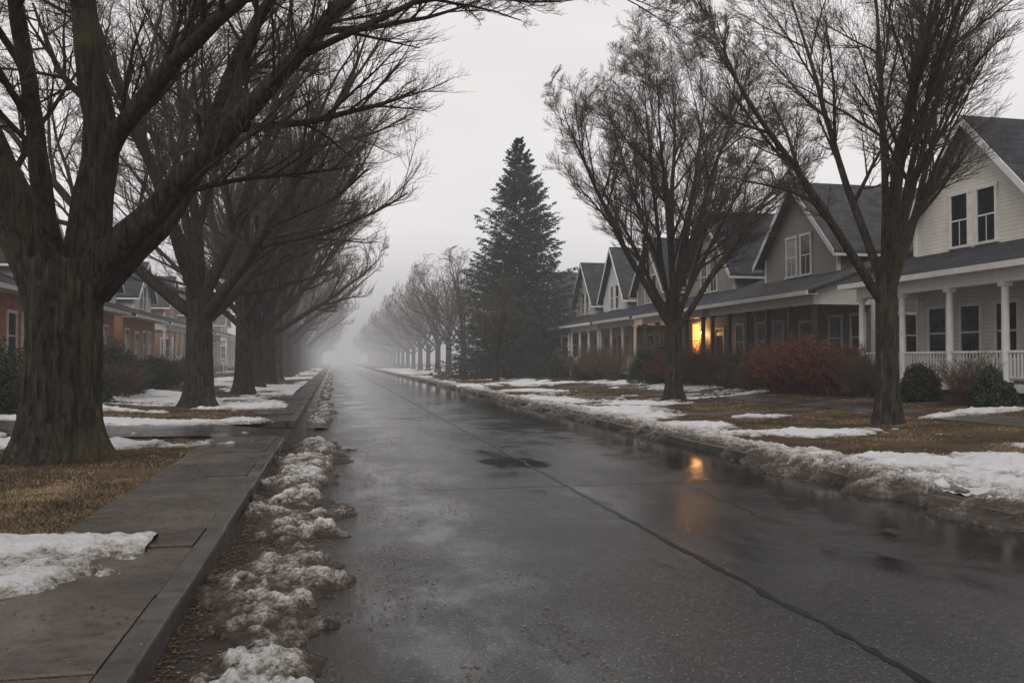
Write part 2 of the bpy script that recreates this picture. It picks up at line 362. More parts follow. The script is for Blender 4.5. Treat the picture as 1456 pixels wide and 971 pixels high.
# ---------------------------------------------------------------- grass, leaves
def blades(x,y,z,h,w):
    n=len(x); a=rng.random(n)*6.283; l=rng.random(n)*6.283; lean=rng.uniform(.3,1.6,n)
    b=np.stack([x,y,z-.005],1); s=np.stack([np.cos(a),np.sin(a),0*a],1)*w[:,None]
    t=b+np.stack([np.cos(l)*lean*h,np.sin(l)*lean*h,h],1)
    V=np.stack([b-s,b+s,t],1).reshape(-1,3); return V,np.arange(3*n).reshape(n,3)
Vg=[];Fg=[];Rg=[];o=0
for (x0,x1,y0,y1,n,L,h0) in ((-4.5,-2.38,5,12,60000,LP,.045),(-10,-2.38,10,20,70000,LP,.05),(-10,-2.38,20,34,40000,LP,.06),(7.3,16.8,9,22,110000,RP,.045),(7.3,16.8,22,40,60000,RP,.065)):
    x=rng.uniform(x0,x1,n); y=rng.uniform(y0,y1,n)
    keep=(patches(x,y,L)<.16)&~((y>DW0)&(y<DW1)&(x<0))&~((x>14.1)&(x<15.4))
    keep&=(fbm(x*.9,y*.9,4,50)+.3*(fbm(x*4,y*4,2,53)-.5)>rng.uniform(.34,.60,n))
    for yc in WY: keep&=~((x>7)&(np.abs(y-yc)<.6))
    x=x[keep];y=y[keep]; h=h0*rng.uniform(.3,1.,len(x))
    V,F=blades(x,y,lawnz(x,y),h,.003+.0009*np.abs(y)*.35+0*x); Vg.append(V);Fg.append(F+o);o+=len(V)
    Rg.append(np.repeat(np.clip(rng.normal(.45,.27,len(x))+ (fbm(x*1.5,y*1.5,4,52)-.5)*1.9,0,1),3))
np_mesh('dead_grass',np.concatenate(Vg),np.concatenate(Fg),M_grass,False,{'rnd':np.concatenate(Rg)})
def leaves(xy,zf,size):
    n=len(xy); a=rng.random(n)*6.283; s=size*rng.uniform(.5,1.3,n)
    u=np.stack([np.cos(a),np.sin(a)],1); v=np.stack([-u[:,1],u[:,0]],1)*.6
    z=zf+.006; c=rng.uniform(.0,.3,n)*s
    P=[]
    for (p,q,k) in ((-1,0,1),(0,-1,0),(1,0,1),(0,1,0)):
        P.append(np.c_[xy+u*(p*s)[:,None]+v*(q*s)[:,None],z+c*k+rng.uniform(0,.3,n)*s*.3])
    return np.stack(P,1).reshape(-1,3),np.arange(4*n).reshape(n,4)
Vg=[];Fg=[];Rg=[];o=0
for (x0,x1,y0,y1,n,pw) in ((-.95,1.5,3.5,20,14000,2.3),(-2.4,-1.,3.5,18,600,0),(-9,-2.4,5,20,2500,0),(1,6.8,4,20,180,0),(5.8,6.84,8,30,900,0)):
    x=x0+(x1-x0)*(rng.random(n)**pw if pw else rng.random(n)); y=rng.uniform(y0,y1,n)
    if pw:
        k=fbm(x*1.3,y*.8,4,60)>.44; x=x[k];y=y[k]
        hb,_=lbank(x,y); z=np.maximum(hb,0)*1.; k=(hb<0)|(rng.random(len(x))<.14); x=x[k];y=y[k];z=z[k]
    else: z=ground(x,y)
    V,F=leaves(np.c_[x,y],z,.016); Vg.append(V);Fg.append(F+o);o+=len(V);Rg.append(np.repeat(rng.random(len(x)),4))
np_mesh('fallen_leaves',np.concatenate(Vg),np.concatenate(Fg),M_leaf,False,{'rnd':np.concatenate(Rg)})

# ---------------------------------------------------------------- trees
def nz(v): return v/np.maximum(np.linalg.norm(v,axis=-1,keepdims=True),1e-9)
def tubes(P,R,s):
    N,k,_=P.shape; T=nz(np.gradient(P,axis=1)); d=nz(P[:,-1]-P[:,0])
    ref=np.where(np.abs(d[:,2:3])<.8,np.array([[0,0,1.]]),np.array([[1.,0,0]]))
    ref=np.repeat(ref[:,None,:],k,1); u=nz(ref-(ref*T).sum(-1,keepdims=True)*T); v=np.cross(T,u)
    a=np.arange(s)*2*np.pi/s
    ring=u[:,:,None,:]*np.cos(a)[None,None,:,None]+v[:,:,None,:]*np.sin(a)[None,None,:,None]
    V=(P[:,:,None,:]+ring*R[:,:,None,None]).reshape(-1,3)
    i=np.arange(N*k*s).reshape(N,k,s); a0=i[:,:-1,:]; a1=i[:,1:,:]
    F=np.stack([a0,np.roll(a0,-1,2),np.roll(a1,-1,2),a1],-1).reshape(-1,4); return V,F
def spawn(r,P,R,n,t0,t1,a0,a1,ratio,k,wander,up,rr=.6,rmin=.003,tl=.35,out=0.):
    N,K,_=P.shape; idx=np.repeat(np.arange(N),n)
    t=t0+(t1-t0)*(np.tile(np.arange(n),N)+r.random(N*n))/n
    f=t*(K-1); i=np.minimum(f.astype(int),K-2); f=f-i
    pos=P[idx,i]*(1-f)[:,None]+P[idx,i+1]*f[:,None]; T=nz(P[idx,i+1]-P[idx,i]); rad=R[idx,i]*(1-f)+R[idx,i+1]*f
    L=np.linalg.norm(np.diff(P,axis=1),axis=-1).sum(1)[idx]*ratio*(1-tl*t)*r.uniform(.65,1.2,N*n)
    q=nz(np.cross(T,r.normal(size=T.shape)))
    a=r.uniform(a0,a1,N*n)[:,None]; d=nz(T*np.cos(a)+q*np.sin(a))
    down=d[:,2:3]<-.1; d=np.where(down,nz(T*np.cos(a)-q*np.sin(a)),d)
    pts=[pos]; st=(L/(k-1))[:,None]; p=pos
    for j in range(k-1):
        d=nz(d+r.normal(size=d.shape)*wander+np.array([0,0,up])); p=p+d*st; pts.append(p)
    P2=np.stack(pts,1); r0=np.minimum(rad*rr,L*.020+.002); r0=np.maximum(r0,rmin)
    R2=np.maximum(r0[:,None]*np.linspace(1,.3,k)[None,:],rmin*.7); return P2,R2
def trunkmesh(r,h,rad,k=40,s=28,lean=(0,0),flare=.75):
    z=np.concatenate([np.linspace(-.15,1.2,k//2),np.linspace(1.25,h,k-k//2)]); a=np.arange(s)*2*np.pi/s
    ph=r.random(6)*6.28
    A,Zz=np.meshgrid(a,z); fl=flare*np.exp(-np.clip(Zz,0,9)/.38)
    rr=rad*(1+fl*(.75+.35*np.cos(5*A+ph[0])+.2*np.cos(3*A+ph[1]))+.05*np.cos(4*A+ph[2]+.3*Zz)+.03*np.cos(9*A+ph[3]+.6*Zz))*(1-.10*Zz/h)
    rr=rr*np.where(Zz>h*.8,1+.12*(Zz-h*.8)/(h*.2),1)
    X=rr*np.cos(A)+lean[0]*Zz/h; Y=rr*np.sin(A)+lean[1]*Zz/h
    i=np.arange(k*s).reshape(k,s); F=np.stack([i[:-1],np.roll(i[:-1],-1,1),np.roll(i[1:],-1,1),i[1:]],-1).reshape(-1,4)
    return np.stack([X,Y,Zz],-1).reshape(-1,3),F
def levels(r,P1,R1,cfg,rmin):
    out=[(P1,R1)]; P,R=P1,R1
    for (n,t0,a0,a1,ratio,k,w,up) in cfg:
        P,R=spawn(r,P,R,n,t0,1.,a0,a1,ratio,k,w,up,rmin=rmin); out.append((P,R))
    return out
def pack(parts,sides):
    Vs=[];Fs=[];o=0;fm=[]
    for j,((P,R),s) in enumerate(zip(parts,sides)):
        V,F=tubes(P,R,s); Vs.append(V);Fs.append(F+o);o+=len(V); fm.append(np.full(len(F),0 if j<2 else 1))
    return np.concatenate(Vs),np.concatenate(Fs),np.concatenate(fm)
def limbs_from(r,n,h,L,rad,amin,amax,k=14,up=.02,wander=.04,droop=.8):
    az=np.arange(n)*2.399+r.random()*6; az=az+r.normal(size=n)*.25
    inc=amin+(amax-amin)*((np.arange(n)+.5)/n)**.8+r.normal(size=n)*.04
    z0=h-1.15*(np.arange(n)/n)*np.minimum(1,h/4)-.1
    d=np.stack([np.sin(inc)*np.cos(az),np.sin(inc)*np.sin(az),np.cos(inc)],1)
    p=np.stack([0*z0,0*z0,z0],1); ln=L*r.uniform(.92,1.08,n); pts=[p]
    for j in range(k-1):
        d=nz(d+r.normal(size=d.shape)*wander+np.array([0,0,up*(1 if j<k*.5 else -droop)])); p=p+d*(ln/(k-1))[:,None]; pts.append(p)
    R=(rad*r.uniform(.32,.50,n))[:,None]*(1-np.linspace(0,1,k)[None,:])**.8; return np.stack(pts,1),np.maximum(R,.012)
def envelope(P,cz,rx,hz,k0=.72):
    q=P.copy(); q[...,2]-=cz; s=np.array([rx,rx,hz]); rn=np.linalg.norm(q/s,axis=-1)
    lump=1+.08*np.sin(np.arctan2(q[...,1],q[...,0])*3+cz)+.05*np.sin(q[...,2]*1.3+rx)
    rn=rn/lump
    f=np.where((rn>k0)&(P[...,2]>cz-hz*.55),(k0+(1-k0)*np.tanh((rn-k0)/(1-k0)*.8))/np.maximum(rn,1e-6),1)
    q=q*f[...,None]; q[...,2]+=cz; return q
def make_tree(name,seed,H,fork,rad,nl,amin,amax,cfg,rmin,flare=.75,env=None,lm=.92,up=.02,droop=.8):
    r=np.random.default_rng(seed)
    P1,R1=limbs_from(r,nl,fork,(H-fork)*lm,rad,amin,amax,up=up,droop=droop)
    lv=levels(r,P1,R1,cfg,rmin)
    if env: lv=[(envelope(P,*env),R) for P,R in lv]
    V,F,fm=pack(lv,[9,6,4,3,3,3])
    tv,tf=trunkmesh(r,fork+.15,rad,flare=flare)
    me=np_mesh(name,np.concatenate([tv,V]),np.concatenate([tf,F+len(tv)]),[M_bark2,M_twig],True,link=False,fm=np.concatenate([np.zeros(len(tf)),fm])); return me
CF=[(10,.14,.35,.85,.44,9,.06,.02),(9,.10,.35,.9,.50,6,.07,.02),(9,.10,.35,.9,.55,4,.08,.02),(7,.12,.3,.8,.62,3,.08,.01)]
CFm=[(9,.14,.35,.85,.44,8,.06,.02),(8,.10,.35,.9,.50,5,.07,.02),(8,.10,.35,.9,.55,4,.08,.02),(4,.12,.3,.8,.62,3,.08,.01)]
CFR=[(11,.24,.3,.72,.40,9,.05,.015),(10,.10,.3,.8,.50,6,.06,.01),(8,.10,.3,.85,.58,4,.07,.01),(7,.12,.3,.7,.66,3,.06,.01)]
CFlo=[(8,.18,.35,.8,.50,6,.07,.02),(7,.12,.35,.85,.52,4,.08,.02),(6,.12,.35,.9,.6,3,.09,.02)]
meL=[make_tree('maple_left_a',11,17.5,3.8,.45,9,.10,1.12,CF,.0045,env=(8.8,11,8.2,.62),lm=.95,droop=1.6),make_tree('maple_left_b',12,17,4.2,.40,8,.10,1.1,CFm,.005,env=(8.6,10.5,7.8,.62),lm=.95,droop=1.6)]
meR=[make_tree('maple_right_a',21,14.5,3.9,.27,8,.05,.60,CFR,.004,.6,env=(9.4,5.4,6.4),lm=.86),make_tree('maple_right_b',22,14.,3.5,.31,12,.04,.80,CFR,.0045,.6,env=(8.8,6.3,5.6),lm=.84)]
meF=[make_tree('maple_far_a',31,13.5,3.5,.32,8,.08,.95,CFlo,.012,env=(8,7,5.6)),make_tree('maple_far_b',32,14.5,4,.36,8,.08,.95,CFlo,.012,env=(8.4,7.4,6))]
def place(me,x,y,rot,s=1.,name='maple_tree',parent=None):
    o=bpy.data.objects.new(name,me); scene.collection.objects.link(o)
    o.location=(x,y,float(ground(np.array(x),np.array(y)))-.02); o.rotation_euler=(0,0,rot); o.scale=(s,s,s*rng.uniform(.95,1.05))
    if parent: o.parent=parent
    return o
BX,BY=-4.2,14.6
th=math.radians(11.8); cu=np.array([math.cos(th),-math.sin(th),0]); cv=np.array([math.sin(th),math.cos(th),0])
def limb(pts,rads,k=16):
    pts=np.array(pts,float); s=np.linspace(0,len(pts)-1,k)
    out=[]
    for q in s:
        i=min(int(q),len(pts)-2); f=q-i; p0=pts[max(i-1,0)];p1=pts[i];p2=pts[i+1];p3=pts[min(i+2,len(pts)-1)]
        out.append(.5*((2*p1)+(-p0+p2)*f+(2*p0-5*p1+4*p2-p3)*f*f+(-p0+3*p1-3*p2+p3)*f**3))
    out=np.array(out); W=out[:,0:1]*cu+out[:,1:2]*cv; W[:,2]+=out[:,2]
    return W,np.interp(s,np.arange(len(rads)),rads)
LM=[
 ([(.15,0,2.1),(.45,0,2.9),(1.1,-.1,3.55),(1.75,-.2,4.15),(2.4,-.3,4.85),(3.1,-.4,5.5),(3.8,-.5,6.2),(4.5,-.5,7.1),(5.3,-.4,8.0),(6.4,-.2,9.0),(7.6,0,9.8)],[.38,.31,.24,.205,.18,.155,.13,.11,.085,.06,.02]),
 ([(.05,0,2.2),(.3,.1,3.1),(.40,.2,4.1),(.5,.2,5.2),(.38,.1,6.3),(.25,0,7.4),(.3,-.2,9),(.6,-.3,11),(1,-.4,13)],[.42,.36,.31,.26,.22,.18,.14,.09,.03]),
 ([(.45,.2,4.6),(.85,.1,5.3),(1.4,0,5.9),(1.95,-.2,6.4),(2.8,-.5,6.95),(3.6,-.8,7.6),(4.8,-1.2,8.6),(6.3,-1.6,9.6)],[.18,.155,.14,.125,.11,.085,.055,.02]),
 ([(-.1,0,2.2),(-.3,-.1,3.1),(-.65,-.3,4.2),(-1.05,-.5,5.3),(-1.7,-.8,6.6),(-2.4,-1.2,8),(-3.2,-1.6,10),(-3.6,-2,12)],[.38,.32,.27,.23,.19,.15,.10,.03]),
 ([(-.15,0,2.1),(-.5,.1,3.0),(-1.1,.3,3.8),(-1.9,.6,4.4),(-3,.9,5.1),(-4.5,1.2,6.2),(-6,1.5,7.6)],[.33,.28,.23,.19,.15,.10,.03]),
 ([(.4,.2,2.7),(.95,.6,3.5),(1.5,.9,4.3),(1.8,1.2,5.2),(2.0,1.5,6.3),(2.4,1.9,7.6),(3.0,2.3,9.2),(3.5,2.6,11.5)],[.27,.21,.18,.16,.135,.11,.08,.03]),
 ([(0,-.1,2.6),(.1,-.7,3.8),(.3,-1.5,5.4),(.5,-2.4,7.2),(.9,-3.4,8.8),(1.4,-4.2,10.2)],[.22,.16,.12,.09,.06,.02]),
 ([(2.6,-.3,5.0),(2.75,0,6.0),(3.1,.3,7.3),(3.6,.5,8.7),(4.3,.7,10.4)],[.11,.09,.07,.05,.02]),
 ([(3.8,-.5,6.2),(5.2,-.7,6.75),(6.6,-.9,7.1),(7.9,-1.1,7.1),(9.2,-1.2,6.7)],[.075,.055,.04,.025,.010]),
]
r=np.random.default_rng(5); Ps=[];Rs=[]
for p,q in LM:
    P,R=limb(p,q); P=P+np.concatenate([np.zeros((3,3)),r.normal(size=(13,3))*.02]); Ps.append(P);Rs.append(R)
P1=np.stack(Ps);R1=np.stack(Rs)
big=empty('maple_tree',(BX,BY,.10))
tv,tf=trunkmesh(r,3.15,.58,60,48,lean=(.08,0),flare=.62)
cap=np.arange(48)+59*48
V1,F1=tubes(P1,R1,16)
me=bpy.data.meshes.new('trunk_base')
fl=[tuple(map(int,q)) for q in tf]+[tuple(map(int,cap))]+[tuple(map(int,range(47,-1,-1)))]
off=len(tv)
fl+=[tuple(map(int,q+off)) for q in F1]
for bI in range(len(P1)):
    s0=off+bI*16*16; fl.append(tuple(range(s0+15,s0-1,-1))); e0=s0+15*16; fl.append(tuple(range(e0,e0+16)))
me.from_pydata(np.concatenate([tv,V1]).tolist(),[],fl); me.update()
tmp=bpy.data.objects.new('tmp',me); scene.collection.objects.link(tmp)
mo=tmp.modifiers.new('r','REMESH'); mo.mode='VOXEL'; mo.voxel_size=.03; mo.use_smooth_shade=True
ms=tmp.modifiers.new('s','SMOOTH'); ms.iterations=5; ms.factor=.5
dg=bpy.context.evaluated_depsgraph_get(); m2=bpy.data.meshes.new_from_object(tmp.evaluated_get(dg)); bpy.data.objects.remove(tmp)
n=len(m2.vertices); co=np.empty(n*3,np.float32); m2.vertices.foreach_get('co',co); co=co.reshape(-1,3)
no=np.empty(n*3,np.float32); m2.vertices.foreach_get('normal',no); no=no.reshape(-1,3)
an=np.arctan2(co[:,1],co[:,0]); w=np.clip(1-(co[:,2]-2.4)/1.5,.35,1)
rid=1-np.abs(2*fbm(an*7,co[:,2]*1.3+an*.6,3,70)-1)*2.2
co=co+no*((rid-.4)*.036*w)[:,None]; m2.vertices.foreach_set('co',co.ravel().astype(np.float32)); m2.materials.clear(); m2.materials.append(M_bark)
m2.polygons.foreach_set('use_smooth',np.ones(len(m2.polygons),bool)); m2.update()
to=bpy.data.objects.new('trunk',m2); scene.collection.objects.link(to); to.parent=big
CB=[(12,.28,.35,.9,.34,10,.06,.005),(10,.12,.35,.9,.5,7,.07,.0),(9,.12,.3,.9,.54,5,.08,-.01),(6,.15,.3,.8,.64,4,.08,-.01)]
lv=levels(r,P1,R1,CB,.003)[1:]
V,F,fm=pack(lv,[8,5,3,3,3]); bo=np_mesh('branches',V,F,[M_bark,M_twig],True,fm=fm); bo.parent=big
for i,(y,s) in enumerate([(30,1.),(41.9,1.),(50.4,.97),(59,1.02)]):
    place(meL[i%2],-4.2+rng.normal()*.15,y,[.4,2.2,4.4,1.2][i],s)
for i,y in enumerate([68,77,86,95,104]): place(meF[i%2],-4.2,y,i*1.7,1.15)
row=empty('distant_tree_row')
for i,y in enumerate(np.arange(114,330,10.)):
    place(meF[i%2],-4.3,y,rng.random()*6,1.08,'tree',row)
place(meR[0],12.85,18.0,.6,1.); place(meR[1],12.65,30.5,2.0,1.)
place(meF[0],12.1,63.9,1.,.62); 
for i,y in enumerate([84,95]): place(meF[1],12.6,y,rng.random()*6,.9)
for i,y in enumerate(np.arange(106,330,11.)): place(meF[(i+1)%2],12.7,y,rng.random()*6,.95,'tree',row)
for i in range(34):
    sd=1 if i%2 else -1; yy=rng.uniform(35,190); xx=(rng.uniform(33,60) if sd>0 else -rng.uniform(24,50))
    place(meF[i%2],xx,yy,rng.random()*6,rng.uniform(.8,1.15),'tree',row)

# spruce
def spruce(x,y,H,Rm,seed=3):
    r=np.random.default_rng(seed); e=empty('spruce_tree',(x,y,.4)); P=[];R=[]
    nb=820; zs=.7+(H-1.0)*(1-np.sqrt(1-r.random(nb)*.985)); zs=np.concatenate([zs,np.linspace(H*.72,H-.12,110)]); zs=np.sort(zs)
    for zz in zs:
            f=max(1-zz/H,.006); Rr=Rm*f**.9*(1 if zz>2 else .85+.15*zz/2)
            a=r.random()*6.283; L=Rr*r.uniform(.66,1.10)*(1+.12*math.sin(zz*1.1+a*2))+.16; t=np.linspace(0,1,7)
            rise=.30*(1-f)-.05; droop=-.32*f
            zz2=zz+L*(rise*t*1.3+droop*t+ .20*t**3)+r.normal()*.05*t
            b=a+r.normal()*.06*t
            P.append(np.stack([L*t*np.cos(b),L*t*np.sin(b),zz2],1)); R.append(np.linspace(.04,.008,7)*(.3+f))
    P=np.stack(P);R=np.stack(R); V,F=tubes(P,R,4); b=np_mesh('branches',V,F,M_bark2,True); b.parent=e
    tv,tf=tubes(np.stack([np.c_[np.zeros(12),np.zeros(12),np.linspace(-.3,H,12)]]),np.linspace(.26,.015,12)[None],10)
    t=np_mesh('trunk',tv,tf,M_bark2,True); t.parent=e
    N=len(P); m=28; idx=np.repeat(np.arange(N),m); tt=r.uniform(.05,1,N*m)**.8; f=tt*6; i=np.minimum(f.astype(int),5); f=(f-i)[:,None]
    pos=P[idx,i]*(1-f)+P[idx,i+1]*f; T=nz(P[idx,i+1]-P[idx,i]); side=nz(np.cross(T,np.array([0,0,1.])))*np.sign(r.normal(size=(N*m,1)))
    d=nz(T*.9+side*r.uniform(.3,1.1,(N*m,1))+np.array([0,0,-.45])+r.normal(size=T.shape)*.12)
    sc_=np.clip(np.linalg.norm(P[idx,6]-P[idx,0],axis=1)/2.2,.25,1)[:,None]
    L=(.28+.25*r.random(N*m))[:,None]*(1.15-.5*tt[:,None])*1.5*sc_
    VV=[];k=0;FF=[]
    for j in range(5):
        c=pos+d*L*(j/5); dd=nz(d+r.normal(size=d.shape)*.45); ww=nz(np.cross(dd,r.normal(size=d.shape)))*(.034+.025*r.random((N*m,1)))
        e2=c+dd*(.20+.1*r.random((N*m,1)))*(.4+.6*sc_)
        VV.append(np.stack([c-ww,c+ww,e2],1).reshape(-1,3)); FF.append(np.arange(3*N*m).reshape(-1,3)+k); k+=3*N*m
    nd=np_mesh('needles',np.concatenate(VV),np.concatenate(FF),M_needle); nd.parent=e
spruce(15.4,70.5,20.2,6.9)

# shrubs
def evergreen(x,y,rx,ry,h,mat=M_ever,n=9000,ls=.05,seed=0,name='evergreen_shrub'):
    r=np.random.default_rng(seed+100); e=empty(name,(x,y,float(ground(np.array(x),np.array(y)))))
    d=nz(r.normal(size=(n,3))); d[:,2]=np.abs(d[:,2]); th=np.arctan2(d[:,1],d[:,0])
    lum=.62+.7*fbm(th*2+seed,d[:,2]*3,3,seed%9); rad=lum*r.uniform(.45,1.1,n)**.5
    c=d*rad[:,None]*np.array([rx,ry,h]); c[:,2]=np.abs(c[:,2])+.03
    a=nz(nz(d*.5+r.normal(size=d.shape))); w=nz(np.cross(a,r.normal(size=d.shape)))*ls*.38
    s=ls*r.uniform(.6,1.5,(n,1)); V=np.stack([c-a*s,c+w,c+a*s,c-w],1).reshape(-1,3)
    o=np_mesh('foliage',V,np.arange(4*n).reshape(n,4),mat); o.parent=e
    st=12; az=r.random(st)*6.28; P=np.stack([np.stack([np.cos(az)*rx*.5*t,np.sin(az)*ry*.5*t,np.full(st,h*.8*t)],1) for t in np.linspace(0,1,4)],1)
    V,F=tubes(P,np.full((st,4),.015),4); o=np_mesh('stems',V,F,M_bark2); o.parent=e
def bare(x,y,rad,h,mat=M_shrubb,seed=0,leaf=0,name='bare_shrub',ns=46):
    r=np.random.default_rng(seed+300); e=empty(name,(x,y,float(ground(np.array(x),np.array(y)))))
    az=r.random(ns)*6.28; inc=r.random(ns)**.7*.75; b=r.random(ns)**.5*rad*.35; k=7
    d=np.stack([np.sin(inc)*np.cos(az),np.sin(inc)*np.sin(az),np.cos(inc)],1); p=np.stack([b*np.cos(az),b*np.sin(az),0*b],1); pts=[p]; L=h*r.uniform(.75,1.1,ns)
    for j in range(k-1): d=nz(d+r.normal(size=d.shape)*.09); p=p+d*(L/(k-1))[:,None]; pts.append(p)
    P=np.stack(pts,1); R=np.linspace(.011,.004,k)[None]*np.ones((ns,1))
    A=spawn(r,P,R,9,.15,1,.3,.8,.5,5,.12,.02,rmin=.004); B=spawn(r,A[0],A[1],6,.1,1,.3,.9,.6,4,.12,.02,rmin=.0035)
    V,F,fm=pack([(P,R),A,B],[4,3,3]); o=np_mesh('twigs',V,F,[mat],False); o.parent=e
    if leaf:
        t=np.concatenate([B[0].reshape(-1,3),A[0].reshape(-1,3)]); t=t[r.integers(0,len(t),leaf)]+r.normal(size=(leaf,3))*.03; a=nz(r.normal(size=(leaf,3))); w=nz(np.cross(a,r.normal(size=a.shape)))*.016; a=a*.032
        o=np_mesh('leaves',np.stack([t-a,t+w,t+a,t-w],1).reshape(-1,3),np.arange(4*leaf).reshape(-1,4),M_red); o.parent=e
for i,(x,y,rr,h) in enumerate([(16.5,26.3,.75,1.45),(16.6,27.5,.8,1.6),(16.5,28.8,.8,1.65),(16.6,30.1,.75,1.5),(16.4,36.4,.7,1.4),(16.3,39.3,.7,1.4)]): bare(x,y,rr,h,M_red,i,17000 if i<4 else 5000,'barberry_shrub')
for i,(x,y,rr,h) in enumerate([(16.6,35.6,.9,1.9),(16.7,38.6,.9,1.7),(16.8,20.0,.6,1.2),(16.8,24.8,.6,1.3),(16.5,52,1.2,2.0),(16.5,56,1.2,1.9),(16.3,48.6,1,2.0),(13.5,70,1.2,1.8),(16.3,31.4,.5,1.1),(16.2,37,.9,1.7),(16.,50.5,1.1,1.8)]): bare(x,y,rr,h,M_shrubb,10+i)
for i,(x,y,rx,ry,h) in enumerate([(16.5,41.0,1.0,1.2,2.0),(16.4,43.2,1.,1.3,1.9),(16.8,22.,.5,.6,1.0),(16.4,60,1.2,2,1.7),(16.3,66,1.3,2.2,1.8),(16.4,74,1.3,2.4,1.8),(16.4,84,1.3,3,1.8),(17.1,25.2,.35,.4,1.2),(16.,96,1.3,4,1.8),(16.7,33.2,.6,.7,1.2),(16.4,54,1.,1.,1.6),(16.6,19,.5,.5,.9)]): evergreen(x,y,rx,ry,h,seed=i)
for i,(x,y,rx,ry,h) in enumerate([(-9.3,24.6,1.3,1.3,1.7),(-8.9,35.,1.8,1.7,1.9),(-8.6,30.8,1.4,1.4,1.4),(-9.2,38.5,1.4,1.4,1.9),(-9,46,1.2,2,1.4),(-9,55,1.2,2,1.4),(-10.2,21.8,1.3,1.1,1.5),(-8.6,41.5,1.,1.2,1.2),(-9.4,28,1.2,1.2,1.5),(-9.2,50,1.,1.4,1.3)]): evergreen(x,y,rx,ry,h,seed=30+i,n=14000)
bare(-7.6,33.4,.8,1.2,seed=41); bare(-9.,50.5,.9,1.4,seed=42); bare(-8.2,27.6,.7,1.2,seed=43)

